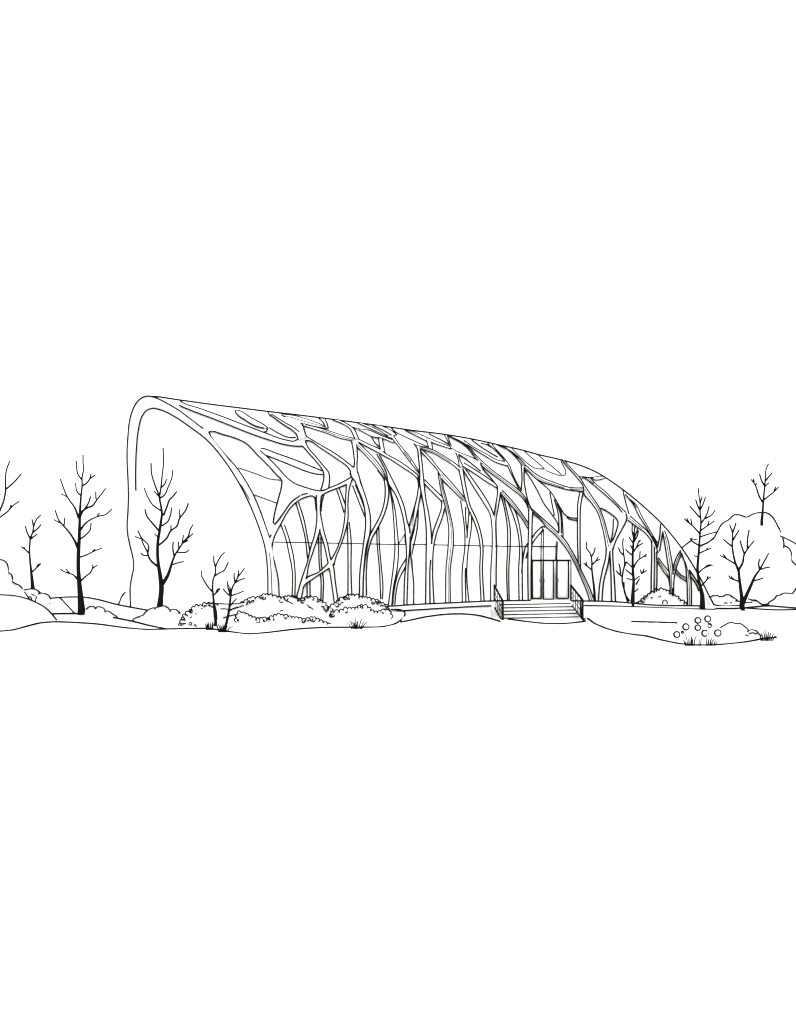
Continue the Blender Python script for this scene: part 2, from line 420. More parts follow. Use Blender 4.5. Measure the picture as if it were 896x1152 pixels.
rib([(586.5,522),(587.5,538),(586.5,552)], [(590,526),(590,540),(592,554),(596,568),(600,576)])
rib([(595,573),(595,590),(594.5,610),(594,640),(594.5,676)], [(599.5,576),(599,590),(598.5,612),(598,640),(598,676)])
rib([(565,551),(577,564),(587,577),(595.5,590)], [(563.5,555),(573,566),(585,580),(595,596)], mid=(.5,), w=1.4)
rib([(564,556),(568,572),(571,590),(571.5,615),(570.5,640),(571.5,677)], [(567,559),(571,575),(574.5,595),(574.5,615),(573,640),(573.5,677)], 0, (.6,))
rib([(571,563),(578,580),(583,598),(585,615),(584,640),(584.5,677)], [(574,563),(581,577),(586,597),(588,615),(588,640),(588.5,677)], 0, (.6,))
rib([(610,592),(603,599),(598,607),(592,614),(590,622),(588,637),(587.5,645)], [(612,595),(606,602),(599,612),(594,621),(591,632),(589.5,645)], 0, ink='L', extra=[[(612,595),(606,602),(599,612),(594,621),(592,628)], [(609.5,592.8),(611.5,591.8),(613.5,593)]])
# -- right bays
rib([(592,523.5),(603,533),(612,538),(625,543),(640,548),(658,549)], [(590,526.5),(606,540),(622,546),(640,551),(656,553)], mid=(.55,), w=1.4)
rib([(591,529),(597,538),(605,552),(612,566),(620,577),(628,590),(629,601)], [(593,529),(605,540),(616,549),(620,553),(625,561),(631,573),(633.5,590),(634,604)], w=1.35,
    extra=[[(619,554),(622,570),(624,580)], [(624,562),(628,576),(629.5,598)], [(627,566),(631,578),(632,600)], [(625,561),(632,573),(637,580),(641,582),(650,583)], [(638,582),(641,584),(650,585.5)]])
rib([(598,572),(614,586),(628,599),(634,605),(645,622),(655,643),(663,660),(669.5,677)], [(599.5,577),(611,588),(614,592),(625,602),(635,614),(645,630),(655,652),(661,667),(664,677)], mid=(.5,), w=1.5)
rib([(632.5,517.5),(640,526.5),(650,538),(657,549),(657,554),(665,565),(672,575),(677,590),(681,608),(682.5,620)], [(635,518),(644,528),(653,538),(660,549),(668,561),(674,570),(680,585),(684,600),(687,611)], mid=(.55,), w=1.45)
rib([(652.5,554),(650.5,565),(650,585),(650,610),(651,634)], [(656,555),(653.5,570),(653,590),(653,615),(653.5,641)], w=1.5)
rib([(651,535.5),(665,537),(678,536),(682,537.5)], [(655,537.5),(667,538),(670,540),(676,539.5),(682,537.7)], mid=(.5,), w=1.2)
rib([(659,538),(670,547),(685,560),(698,573),(703,580)], [(664,537),(670,544),(680,552),(693,565),(705,577)], mid=(.5,), w=1.4)
rib([(676,571),(690,580),(695,585),(693.5,598),(690,607),(687,611)], [(704,577),(706,583),(705,586),(700,596),(693,609),(689.5,620)], extra=[[(690.5,584),(689.7,598),(688,608)]])
rib([(682.5,616),(682,625),(678,642),(675,658),(673.5,678)], [(686.8,620),(684,637),(680,652),(677.5,678)])
rib([(686.5,622),(687.5,640),(688,660),(688.5,678)], [(689.5,614),(690,630),(691.5,650),(693,678)])
rib([(709,580),(718,588),(728,597),(736,609),(741,622)], [(707,585),(716,592),(727,600),(733,608),(740,624)], mid=(.5,), w=1.35)
rib([(704,556),(713,568),(719,580),(726,591),(733,603),(740,616)], [(707,560),(716,568),(722,580),(730,594),(740,611)], mid=(.5,), w=1.35, extra=[[(701,552),(705,568),(708,578)]])
rib([(743.5,590),(742.5,603),(740,616)], [(746,595),(744.5,604),(741.5,622)], ink='L', extra=[[(742.5,620),(744,610),(746,598)]])
rib([(746,598),(748,610),(751,630),(753,642),(754.5,668)], [(748,597),(752,608),(754.5,622),(757,637),(757.8,669)], mid=(.5,), w=1.4)
rib([(741,627),(748,637),(753,643)], [(740,631),(747,643),(752,650),(754,660)], mid=(.5,), w=1.35)
rib([(733.5,607),(733.5,630),(733,650),(733,667)], [(739,616),(739.5,635),(739.5,650),(739,667)], mid=(.45,.62))
rib([(766,619),(761,628),(758,639),(757,650),(757.5,668)], [(767.5,622),(764,631),(760.5,642),(758.8,652),(758.3,669)], w=1.4, mid=(.5,))
rib([(761,640),(766,646),(772,650)], [(760,644),(766,650),(772.5,654)], mid=(.5,), w=1.3)
rib([(767.5,623),(771,633),(773,650),(774,681)], [(776,641),(778,655),(778.5,681)], mid=(.5,), w=1.5)
rib([(776,641),(783,651),(788,660),(791,669),(793,682)], [(780,642),(787.5,656),(794.5,670),(799.5,681)], ink='L', extra=[[(777,648),(783,656),(787,665)]])

for i, R in enumerate(RIBS):
    R['poly'] = R['a'] + R['b'][::-1]
    xs_ = [p[0] for p in R['poly']]; ys_ = [p[1] for p in R['poly']]
    R['bb'] = (min(xs_), max(xs_), min(ys_), max(ys_))
def hidden(i, x, y, tol=.55):
    for j, Q in enumerate(RIBS):
        if j == i or Q['lv'] < RIBS[i]['lv']: continue
        b = Q['bb']
        if b[0] < x < b[1] and b[2] < y < b[3] and inside(Q['poly'], x, y) and polydist(Q['poly'], x, y) > tol: return True
    return False
def push(p, d):                              # set back towards the building's axis
    return p + Vector((0, d, -d*.15))
for i, R in enumerate(RIBS):
    back = .09 if R['lv'] == 0 else 0.0
    back += .004 * (i % 9)
    mb = MB()
    a = [push(hit(*p), back) for p in R['a']]; b = [push(hit(*p), back) for p in R['b']]
    ia = [push(p, .2) for p in a]; ib = [push(p, .2) for p in b]
    mb.grid([ia, a, b, ib])
    lines = []
    if 'L' in R['ink']: lines.append((smooth(R['l'], 1.2) if len(R['l']) > 2 else R['l'], R['w']))
    if 'R' in R['ink']: lines.append((R['r'], R['w']))
    for m in (R['mid'] if R['lv'] else ()):
        seg = []
        for p, q in list(zip(R['a'], R['b'])) + [(None, None)]:
            if p is None or math.hypot(p[0]-q[0], p[1]-q[1]) < 3.3:
                if len(seg) > 3: lines.append((seg, .8))
                seg = []
            else: seg.append((p[0] + (q[0]-p[0])*m, p[1] + (q[1]-p[1])*m))
    for e in R['extra']: lines.append((smooth(e), 1.5))
    for L, w in lines:
        fine = []
        for p, q in zip(L, L[1:]):
            k = max(1, int(math.hypot(q[0]-p[0], q[1]-p[1]) / .9))
            fine += [(p[0] + (q[0]-p[0])*t/k, p[1] + (q[1]-p[1])*t/k) for t in range(k)]
        fine.append(L[-1])
        run = []
        for p in fine + [None]:
            if p is None or hidden(i, *p):
                if len(run) > 2:
                    keep = run[::2] + ([run[-1]] if (len(run) - 1) % 2 else [])
                    pts = [push(hit(*q[:2]), back - .02) for q in keep]
                    mb.tube(pts, [mpx(q.y)*w*1.16/2 for q in pts], 1)
                run = []
            else: run.append(p)
    mb.build('rib', pav)

# glazing bars on the skin: the long transom and the bars of the upper panes
def bar(name, lines, w=1.5, back=.06, parent=pav):
    mb = MB()
    for L in lines:
        pts = [push(hit(*q), back) for q in smooth(L)]
        mb.tube(pts, [mpx(q.y)*w/2 for q in pts], 0)
    return mb.build(name, parent, [M_INK])
bar('transom', [[(309,609.5),(350,610.2),(392,611),(440,612),(480,612.4),(520,613.2),(560,614),(594,614.5)]], 1.4, .1)
bar('glazing_bar', [[(268,526),(280,530),(290,533.5),(303,538.5),(309,539.5),(316,540)]], 1.5, .02)
bar('glazing_bar', [[(286,556.5),(297,560.5),(312,566)]], 1.5, .02)
bar('glazing_bar', [[(576,504.3),(588,516),(597,523.5),(602,526.5),(613,527.5),(606,521),(598,514.5),(589.5,506.8)]], 1.4, .0)
bar('glazing_bar', [[(605,511.3),(613,518),(623,526),(632,534)], [(614,529),(624,533),(632,535.3),(636,534.5),(637,531),(634,524),(631,517.3)]], 1.4, .0)
bar('glazing_bar', [[(449,611),(455.5,600.5),(456,611)]], 1.1, .05)

# entrance: doors, frame and the lights over them
YD = 52.86
def P2(px, py, Y=YD): return at(px, py, Y)
def vbar(mb, px0, py0, px1, py1, w, Y=YD, m=0):
    a, b = P2(px0, py0, Y), P2(px1, py1, Y); r = mpx(Y)*w/2
    mb.tube([a, b], r, m, 4 if w > 1.6 else 6)
for l, r, top, bot, wl, wr in ((599.3, 609, 630.5, 673.3, 1.5, 1.4), (611.6, 623, 630.5, 674.2, 1.6, 1.4), (626.8, 640, 630.5, 673.3, 2.0, 1.7)):
    mb = MB(); a, b = P2(l, bot), P2(r, top)
    mb.box(a.x, b.x, YD + .02, YD + .09, a.z, b.z, 0)
    for q in ((l, bot, l, top, wl), (r, bot, r, top, wr), (l, bot, r, bot, 1.5 if r - l < 11 or r > 630 else 1.2)):
        vbar(mb, *q, m=1)
    d = mb.build('door', pav)
    k = MB(); hx = r - 1.6 if r < 612 else l + 1.8
    k.tube([P2(hx, 655, YD - .06), P2(hx, 651, YD - .06)], mpx(YD)*.28, 0); k.build('handle', d, [M_INK])
mb = MB()
for q in ((598, 630.4, 642.5, 630.4, 2.0), (597.8, 631, 598, 675, 1.3), (642.6, 631, 642.8, 676, 1.4), (624.9, 631, 624.9, 674, .6), (610.2, 631, 610.2, 673, .6)):
    vbar(mb, *q)
a, b = P2(598, 630.4), P2(642.5, 628.9)
mb.build('door_frame', pav, [M_INK])
bar('mullion', [[(609.3,598),(609,613),(608.8,630)], [(611.7,596),(611.5,613),(611.3,630)], [(610.5,593.5),(610.4,599)]], 1.3, -.04)
bar('mullion', [[(626,609),(625.3,630)], [(627.4,609.5),(626.5,630)]], 1.3, -.04)
bar('transom', [[(599,614.6),(612,615),(627.5,615)]], 1.7, -.02)

# plinth the building stands on
PL = [(436.5,682,688),(470,679.8,686),(510,678,683.6),(553,676,681.5),(600,675.4,681),(655,676,681.2),(690,676.8,681.9),(740,680.8,683.6),(770,681.3,684.8),(805,681.6,685.6)]
YP = 51.7
mb = MB(); pt = [at(x, a, YP) for x, a, b in PL]; pb = [at(x, b, YP) for x, a, b in PL]
mb.grid([[p + Vector((0, 9.0 if p.x < 8 else 2.5, .01)) for p in pt], pt, pb, [p - Vector((0, 0, 1.0)) for p in pb]])
def trim(pts, x0, x1): return [p for p in pts if x0 <= p.x*F/p.y + 448 <= x1]
tl = [at(x, y, YP) for x, y in smooth([(x, a) for x, a, b in PL])]; bl = [at(x, y, YP - .03) for x, y in smooth([(x, b) for x, a, b in PL])]
for L in (trim(tl, 430, 598), trim(tl, 642, 790), trim(bl, 430, 554.5), trim(bl, 656, 810)):
    mb.tube(L, [mpx(p.y)*INK/2 for p in L], 1)
mb.build('plinth', pav)

# ------------------------------------------------------------------ stairs
st = thing('staircase', 'low flight of five broad white steps with black railings before the glass doors', 'stairs', (8.2, 51.6, .35))
X0, X1 = 5.84, 9.98
for k in range(1, 6):
    zt = 1.225 - .172*k; yf = 51.66 - .5*k; mb = MB()
    xr = X1 + .018*k
    mb.box(X0, xr, yf, 51.69, zt - (.172 if k < 5 else .4), zt, 0)
    r = mpx(yf)*1.45/2
    mb.tube([(X0, yf, zt), (xr - .05, yf, zt + .12*(1 if k > 0 else 0)*.6)], r, 1)
    if k == 5: pass
    mb.build('step', st)
def railing(px_b, px_f, yb, yf, pyt_b, pyt_f, pyb_b, pyb_f, dbl):
    o = MB()
    A0, A1 = at(px_b, pyt_b, yb), at(px_b, pyb_b, yb); B0, B1 = at(px_f, pyt_f, yf), at(px_f, pyb_f, yf)
    o.tube([A0, B0], mpx(yf)*1.4, 0)
    rl = o.build('railing', st, [M_INK])
    o = MB(); o.tube([A0, A1], mpx(yb)*1.1, 0); o.build('post', rl, [M_INK])
    o = MB(); o.tube([B0, B1], mpx(yf)*1.35, 0); o.build('post', rl, [M_INK])
    if dbl:
        o = MB(); q = at(px_f - 2.3, pyt_f, yf + .05), at(px_f - 1.5, pyb_f - 2, yf + .05); o.tube(q, mpx(yf)*.6, 0); o.build('post', rl, [M_INK])
    o = MB(); o.tube([A1, B1], mpx(yf)*.95, 0); o.build('lower_rail', rl, [M_INK])
    for i in range(1, 5):
        t = i/5
        a, b = A0.lerp(B0, t), A1.lerp(B1, t)
        o = MB(); o.tube([a, b], mpx(yf)*.5, 0); o.build('baluster', rl, [M_INK])
    o = MB(); o.tube([A0.lerp(A1, .3), B0.lerp(B1, .45)], mpx(yf)*.42, 0); o.tube([A0.lerp(A1, .55), B0.lerp(B1, .7)], mpx(yf)*.42, 0); o.build('middle_rail', rl, [M_INK])
railing(556.3, 566, 51.9, 48.6, 658.5, 676, 683, 700, False)
railing(642.6, 655.8, 51.9, 48.6, 658.5, 675, 680, 697, True)

# ------------------------------------------------------------------ lawns, beds, banks
def sheet(name, back, front, inks=(), skirt=.6, w=INK + .15, on=()):
    mb = MB(); n = 60
    rs = lambda P: [at(*p) for p in resample(smooth(P), n)]
    b, f = rs(back), rs(front)
    mid = [p.lerp(q, .5) + Vector((0, 0, .03)) for p, q in zip(b, f)]
    mb.grid([[p - Vector((0, -.3, 1.2)) for p in b], b, mid, f, [p - Vector((0, .1, skirt)) for p in f]])
    for L in inks:
        gline(mb, [at(*p) for p in smooth(L)], w)
    for L in on:                                 # an ink line drawn on the sheet itself
        pts = []
        for x, y in smooth(L):
            best = None
            for p, q in zip(b, f):
                for k in range(41):
                    c = p.lerp(q, k/40); e = abs(c.x*F/c.y + 448 - x)*.3 + abs(H0 + (EYE - c.z)*F/c.y - y)
                    if best is None or e < best[0]: best = (e, c)
            pts.append(at(x, y, best[1].y - .25))
        gline(mb, pts, w, .9)
    o = mb.build(name, None, [M_GROUND, M_INK]); struct(o); return o
G = lambda pts: [(x, y, min(51.0, gpt(x, y).y)) for x, y in pts]
# left bed with the hedges
F1 = G([(187,708.5),(215,708),(235,708),(255,711),(280,714),(300,712.6),(330,709),(360,707),(410,706.5),(430,706),(445,702.5),(453,697)])
sheet('lawn', [(187,695,49),(250,690,50),(320,686,50.5),(437,687.3,51.4),(457,689,51.4)], F1,
      [F1 + [(456,692.3,49.3),(455.7,689.7,50.4),(452,687.4,51),(440,686.6,51.2)]])
# path strip and the berm on the left
FL = G([(-30,712),(0,711),(15,709.5),(30,705.5),(45,701.8),(60,700.5),(80,701),(110,703),(140,707),(165,709),(187,708.6)])
IN = [(52,691.6,48),(75,691,48),(95,691.3,48),(110,693,47.8),(133,696.5,47),(150,700,46),(170,705,44.5),(187,708.4,43.2)]
sheet('path', [(-30,705,48)] + IN, FL, [FL, IN])
CRB = [(50,675,56),(57,674,56),(68,673,56),(85,672.5,56),(97,673,56),(110,675.3,56),(132,681,55.6),(147,684,55),(175,689,54),(200,694,53)]
sheet('hill', CRB, [(52,691.6,48.05)] + IN[1:6] + [(170,705,44.6),(200,708,43.5)], [CRB, [(68,674,55.9),(75,681.5,52),(83,690,48.6)]], .3)
# lawn banks either side of the stairs
FB = G([(451,700.7),(460,699),(480,694.8),(500,692.2),(520,691.6),(540,693.6),(553,697),(563,700)])
sheet('lawn', [(457,688.4,51.6),(480,686.9,51.6),(520,684.5,51.6),(551,683.6,51.6)], FB[:-1], [FB], .5)
LP = G([(572,697.4),(590,699.8),(610,702),(630,702.6),(648,701.3),(659,699.6)])
sheet('path', [(567,697,49.1),(600,697,49.1),(657,697,49.1)], LP, [LP + [(656,698,48.4)]], .3)
FR = G([(657,697),(661,696.6),(668,701.5),(680,707),(695,711.5),(715,715),(725,716),(745,721),(765,725),(785,726.6),(810,726),(840,723),(862,719),(874,718)])
sheet('lawn', [(657,682,51.6),(700,682.7,51.6),(760,684.6,51.6),(805,686.3,51.6),(940,688,51.6)], FR + G([(905,714),(950,712)]),
      [FR], .4, on=[[(711,700),(735,700.7),(762,701.6)]])
RL = [(805,685.4,51.7),(835,685,51.9),(850,683.6,52.8),(865,682.4,53),(880,683.6,53),(905,685.6,53)]
RL2 = [(838,684.9,51.5),(855,686.2,51.5),(870,687,51.5),(905,686.6,51.5)]
sheet('lawn', [(806,681.9,54.5),(840,681.9,54.5),(905,682.5,54.5)], RL, [RL, RL2, [(804,681.2,54.3),(808,682.2,54.1),(838,681.8,54.3)]], .7)

# ------------------------------------------------------------------ bushes, rocks, hills: rounded bodies with an inked crest
def scallop(path, seed, c0=2.6, c1=5.2, gap=.0, curl=.5):
    rnd = random.Random(seed); P = smooth(path, .8); out = []; i = 0
    while i < len(P) - 3:
        c = rnd.uniform(c0, c1); j = i
        while j < len(P) - 1 and math.hypot(P[j][0]-P[i][0], P[j][1]-P[i][1]) < c: j += 1
        a, b = P[i], P[j]; dx, dy = b[0]-a[0], b[1]-a[1]; l = math.hypot(dx, dy) or 1
        nx, ny = dy/l, -dx/l; h = l * rnd.uniform(.3, .6); st = []
        e = rnd.uniform(.0, .35)
        for k in range(8):
            t = -.05 + (1.1 + e*.15) * k/7; s = math.sin(math.pi * max(0, min(1, t)))**.8
            st.append((a[0] + dx*t + nx*h*s + rnd.uniform(-.2, .2), a[1] + dy*t + ny*h*s - (h*.4*e if k == 7 else 0) + rnd.uniform(-.2, .2)))
        if rnd.random() > gap: out.append(st)
        if rnd.random() < curl:                    # a small leaf curl inside the outline
            cx, cy = a[0] + dx*.5 - nx*rnd.uniform(.8, 3.4), a[1] + dy*.5 - ny*rnd.uniform(.8, 3.4)
            r = rnd.uniform(.7, 1.7); a0 = rnd.uniform(0, 6.28); sw = rnd.uniform(2.2, 5.2)
            out.append([(cx + r*1.2*math.cos(a0 + sw*k/6), cy + r*math.sin(a0 + sw*k/6)) for k in range(7)])
        i = max(j, i + 1)
    return out
def radial(px):                              # horizontal direction a thing at this place turns its back to
    v = Vector(((px-448.0)/F, 1, 0)); return v / v.length
def body(mb, top, yb, Y0, D, DF):
    T = smooth(top, 2.0)
    xs_ = [p[0] for p in T]; xa, xb = min(xs_), max(xs_); zb = EYE - (yb-H0)/F*Y0
    u = radial((xa+xb)/2)
    S_ = [-1, -.97, -.9, -.8, -.65, -.45, -.2, 0, .25, .5, .75, .92, 1]
    rows = []
    for x, y in T:
        p = at(x, y, Y0); t = (x-xa) / ((xb-xa) or 1)
        tp = max(.08, min(1, 2.2*math.sqrt(max(0, t*(1-t)))))
        hpx = max(0.01, p.z - zb)
        rows.append([Vector((p.x, Y0, zb - .15 + (hpx + .15 - .5*mpx(Y0)) * (1 - s*s)**.5)) + u*(s*tp*(DF if s < 0 else D)) for s in S_])
    mb.grid(rows, 0)
    def ob(px, py):
        ys_ = [p[1] for p in sorted(T, key=lambda q: abs(q[0]-px))[:3]]
        zt = EYE - (min(ys_)-H0)/F*Y0; z = EYE - (py-H0)/F*Y0
        r = max(0, min(1, (z-zb+.15)/max(.05, zt-zb+.15))); s = math.sqrt(1 - r*r)
        t = (px-xa)/((xb-xa) or 1); tp = max(.08, min(1, 2.2*math.sqrt(max(0, t*(1-t)))))
        return at(px, py, Y0 - s*DF*tp - .12)
    return ob
def bush(name, label, cat, top, yb, Y0, D, style='line', seed=1, marks=(), group=None, w=INK, ink=None, curl=.5, kind=None, DF=None):
    mb = MB(); ob = body(mb, top, yb, Y0, D, DF or (D*.45 if style == 'line' else D*.8))
    r = mpx(Y0)*w/2
    strokes = sum([scallop(q, seed + k, curl=curl) for k, q in enumerate(ink or [top])], []) if style == 'leaf' else [smooth(s) for s in (ink or [top])]
    for s_ in strokes:
        if style == 'line':
            q = []
            for i, (x, y) in enumerate(s_):
                dx, dy = s_[min(i+1, len(s_)-1)][0] - s_[max(i-1, 0)][0], s_[min(i+1, len(s_)-1)][1] - s_[max(i-1, 0)][1]
                l = math.hypot(dx, dy) or 1; q.append((x + dy/l*.5, y - dx/l*.5))
            s_ = q
        pts = [at(x, y, Y0 - .1) for x, y in s_] if style == 'line' else [ob(x, y) for x, y in s_]
        mb.tube(pts, r*(.95 if style == 'leaf' else 1), 1)
    for s_ in marks:
        pts = [ob(x, y) for x, y in smooth(s_, 1.2)]
        mb.tube(pts, r*.85, 1)
    x = sum(p[0] for p in top)/len(top)
    if kind:
        o = mb.build(name, None, [M_GROUND, M_INK]); struct(o); return o
    return one(mb, name, label, cat, at(x, yb, Y0), group, [M_LEAF, M_INK])
# left side
bush('hill', None, None, [(-60,662),(-30,666),(0,669.5),(20,671.3),(38,677),(50,683.5),(58,691),(65,700)], 702, 47.35, 3.0, kind='structure', DF=.25)
bush('bush', 'tall lobed bush cut off by the left edge behind the mound', 'bush', [(-34,690),(-30,650),(-15,634),(-4,630),(3,630.5),(7.5,634),(8.8,640),(8.5,643.5),(12.5,646.5),(14,650),(13,654.5),(18,657.5),(19,661),(16.5,666),(17.5,671)], 690, 57, 1.6)
bush('rock', 'pale angular rock leaning at the foot of the tall lobed bush', 'rock', [(16,680),(17,660),(18.5,657.5),(22,659),(25,663),(27,665.5),(31,671),(35,678)], 682, 54.5, .7, ink=[[(13,654.5),(18.5,657.5),(22,659),(25,663)], [(27,665.5),(31,671),(35,676)]])
bush('rock', 'rounded rock under the small bare tree beside the left mound', 'rock', [(24,680),(26.5,664.5),(31,663.5),(37,662.8),(41,664),(45,667),(46,672),(42,684)], 686, 54, .8, ink=[[(26.5,664.3),(31,663.5),(37,662.8),(42,664.5),(45,667)]], marks=[[(27.5,666),(31,671),(35,676.5)], [(35,668),(37.5,669.3),(40,670)], [(41,671),(40.5,674),(39.5,676.5)], [(33,671),(35,672.5),(35.5,675.5)]])
bush('bush', 'low round bush with curled edge against the mound, right of the rocks', 'bush', [(40,686),(42,672),(45,668.5),(49,668),(53,669.2),(56,672.5),(57,674.5),(54,677),(55.5,680.5),(53,684.5)], 688, 53, .7, ink=[[(43,669),(46,667.8),(50,668),(54,669.7),(57,674.5)], [(53,677.5),(55.3,679.3),(55,682),(52.7,684)], [(43,666),(45,668),(47.5,667.5)]])
bush('bush', 'small lumpy bush right beside the thick trunk of the big bare tree', 'bush', [(95,693),(97,686),(101,682.8),(105,682.5),(107,685.3),(109.5,683),(113,683.3),(118,687.5),(122,688.5),(128,692),(133,697)], 699, 47.3, .6,
     ink=[[(97,686),(101,682.8),(105,682.5),(106.5,683.7),(107,685.5)], [(107,685.3),(109.5,683),(113,683.3),(118,687.3),(117.3,688.6)], [(118,688),(122,688),(127,691.5),(130,693),(133,697)]])
bush('bush', 'smooth bush peeping out behind the left back corner of the pavilion', 'bush', [(131,684),(134,679),(138,670),(142,666.3),(147,664.7),(156,664),(166,668),(172,684)], 688, 66.5, 1.0, ink=[[(133,681),(135.5,676.5),(138,670),(142,666.3),(146.5,664.7)]])
bush('bush', 'wide lobed bush around the foot of the forked bare tree', 'bush', [(148,701),(150,698),(154,694.5),(161,693),(164,689),(169,685.5),(174,684),(179,683),(184,682),(189,683.5),(191.5,687),(193,687),(197,685.8),(202,689),(206,694),(209,708)], 709, 46.5, 1.0,
     ink=[[(148.5,699.5),(151,696.5),(155,694.5),(158,694)], [(157,693.8),(161,692.8),(164,689),(169,685.5),(174,684)], [(174,687),(175.5,684),(180,682.8),(185,682),(189,684),(191,687.3),(191.7,691)], [(191,687.5),(194,686),(198,686),(201,688.5),(203,690.5)], [(201,691),(203,690)]])
# leafy hedges along the front
bush('hedge', 'ragged leafy bush between the lobed bush and the bare saplings', 'bush', [(202,708),(203,701),(206,696),(207.5,692),(213,688.5),(217,685),(220,682),(226,682),(232,680),(240,679.5),(247,683),(250,690),(252,706)], 709, 44.7, .8, 'leaf', 3, ink=[[(202,707.5),(203,701),(206,696),(207.5,692),(213,688.5),(217,685),(220,682),(226,682),(232,680),(240,679.5),(245,681)]],
     marks=[[(213,701),(214.5,699.8),(216,701.5),(215,703.5),(213,703),(212.5,701.5)], [(218,704),(220,702.5),(221,704.5),(219.5,706)], [(206,701.5),(209,701.5)], [(226,685),(228,684.3)], [(220,690),(221.5,691.2)], [(214,695),(216,694)]], group='leafy hedges before the pavilion')
bush('hedge', 'longest leafy hedge, running along the ribs behind the low front row', 'hedge', [(258,694),(262,686),(268,681),(275,677.5),(281,673.5),(285,672),(290,674.5),(294,670.5),(300,669.3),(307,670.5),(313,672.5),(318,673.5),(324,671.5),(331,672.5),(340,675.5),(347,672.5),(353,672.5),(358,675),(363,678),(367,682),(371,688)], 700, 49.6, .9, 'leaf', 7,
     group='leafy hedges before the pavilion', curl=.6, marks=[[(314,675),(316.5,678),(318.5,677)], [(345,680),(349,683),(353,686)], [(347,683),(351,684)], [(322,676),(326,677.5),(330,679.5)], [(315,688),(317,686.5),(319,687.5)]])
bush('hedge', 'low ragged front row of leaves below the longest hedge', 'hedge', [(266,700),(268,690),(275,690.5),(282,694),(289,697.5),(296,695.5),(303,697),(309,693),(317,692.5),(325,694.5),(335,695.5),(345,697.5),(352,694.5),(359,699),(367,701.5),(373,703.5),(374.5,708)], 709.5, 45.0, .6, 'leaf', 12,
     group='leafy hedges before the pavilion', curl=.35)
bush('hedge', 'round leafy hedge at the left end of the plinth', 'hedge', [(368,690),(371,683.5),(376,680),(382,675.5),(388,672.5),(394,669.5),(400,670.5),(405,673),(412,672),(417,675),(423,675.5),(428,678),(433,680.5),(436.5,684),(437,689)], 700, 49.4, .9, 'leaf', 21,
     group='leafy hedges before the pavilion', curl=.45)
bush('hedge', 'low leaf row in front of the round hedge, behind the lone grass tuft', 'hedge', [(371,694),(373,687.5),(379,690),(385,687),(393,685),(401,684.5),(406,681.5),(412,683),(417,687.5),(424,689),(431,687),(438,687),(440,696)], 703, 46.4, .6, 'leaf', 31,
     group='leafy hedges before the pavilion', curl=.4)
# right side
bush('bush', 'leafy mound of a bush on the plinth before the right ribs', 'bush', [(715,681),(720,677.5),(726,674),(731,668.5),(738,666),(744,663.5),(750,664.5),(755,669),(761,671),(765,675),(770,679),(775,681)], 680.3, 52.45, .45, 'leaf', 44, DF=.4,
     curl=.1, marks=[[(724,671.5),(726,670.5),(727.5,672),(725.5,673)], [(732,672),(734.5,672),(733.5,674)], [(740,671.5),(743,671.5),(744,670)], [(746,679.5),(746,676.5),(748.5,675),(751,677),(751,679.5)]])
bush('bush', 'flat leafy bush between the pavilion tip and the forked right tree', 'bush', [(796,684),(800,671.5),(804,670),(810,671.5),(814,671),(818,669),(822,670),(826,673),(829,676),(833,677.5),(836,684)], 685, 55.5, .8,
     ink=[[(800,671.7),(804,670),(808,670.7),(810,671.7)], [(809,671.5),(814,671.3),(818,669),(822,670),(825,672.5)], [(822,670.7),(826,673),(829.5,675.3),(827.5,676.8)], [(828,675.5),(832,677.2)]], marks=[[(815,679),(817,678),(819,679)], [(822,678.5),(824,677.5)]])
bush('bush', 'small low bush right of the forked tree roots', 'bush', [(836,684),(840,676),(846,675),(851,675.5),(856,679),(862,681.5),(866,684)], 685, 55.2, .6, ink=[[(842,674.2),(847,675.5),(851,676.5)], [(846,676),(850,675.3),(855,678.8),(858,680.5),(864,680)]], marks=[[(839,678),(843,677.7),(847,677.8)]])
bush('bush', 'lobed bush at the right edge, low against the big hill', 'bush', [(864,684),(865,679),(869,676),(872,674),(874.5,670.5),(878,670),(882,667.8),(888,668),(892,668.2),(895,664.5),(900,656),(912,654),(925,684)], 686, 55, 1.2, ink=[[(864.8,681.5),(865,679),(869,676),(872,674),(874.5,670.5),(878,670),(882,667.8),(888,668),(892,668.3),(895,664.5),(900,656)]])
bush('hill', None, None, [(758,684),(763,630),(767,618),(774,611.5),(779,607.8),(786,612),(792,612),(798,610),(803,606.5),(808,598),(814,588.5),(820,585.5),(827,579.5),(834,580),(840,582.3),(848,578.5),(856,577),(862,577),(868,580.5),(872,586),(875,592),(877.8,598),(876.9,602),(881,604.7),(896,612.7),(905,620.5),(930,645),(960,684)], 684, 66, 3.2, kind='structure',
     ink=[[(768,616.5),(774,611.5),(779,607.8)], [(789,614),(798,610),(803,606.5),(808,598),(814,588.5),(820,585.5),(827,579.5),(834,580),(840,582.3),(848,578.5),(856,577),(862,577),(868,580.5),(872,586),(875,592),(877.8,598),(876.6,602),(881,604.5),(896,612.5),(905,620)]])
bush('bush', 'tall lobed bush cut off by the right edge below the hill', 'bush', [(872,684),(878,640),(880,604.5),(882,613),(886,614.5),(890,620),(891,631),(896,636),(905,645),(912,684)], 684, 62.5, 1.2, ink=[[(880.5,605),(882,613.3),(881,617)], [(882,614),(887,616.5),(890,621),(890.6,630.5),(896,636),(902,642)]])
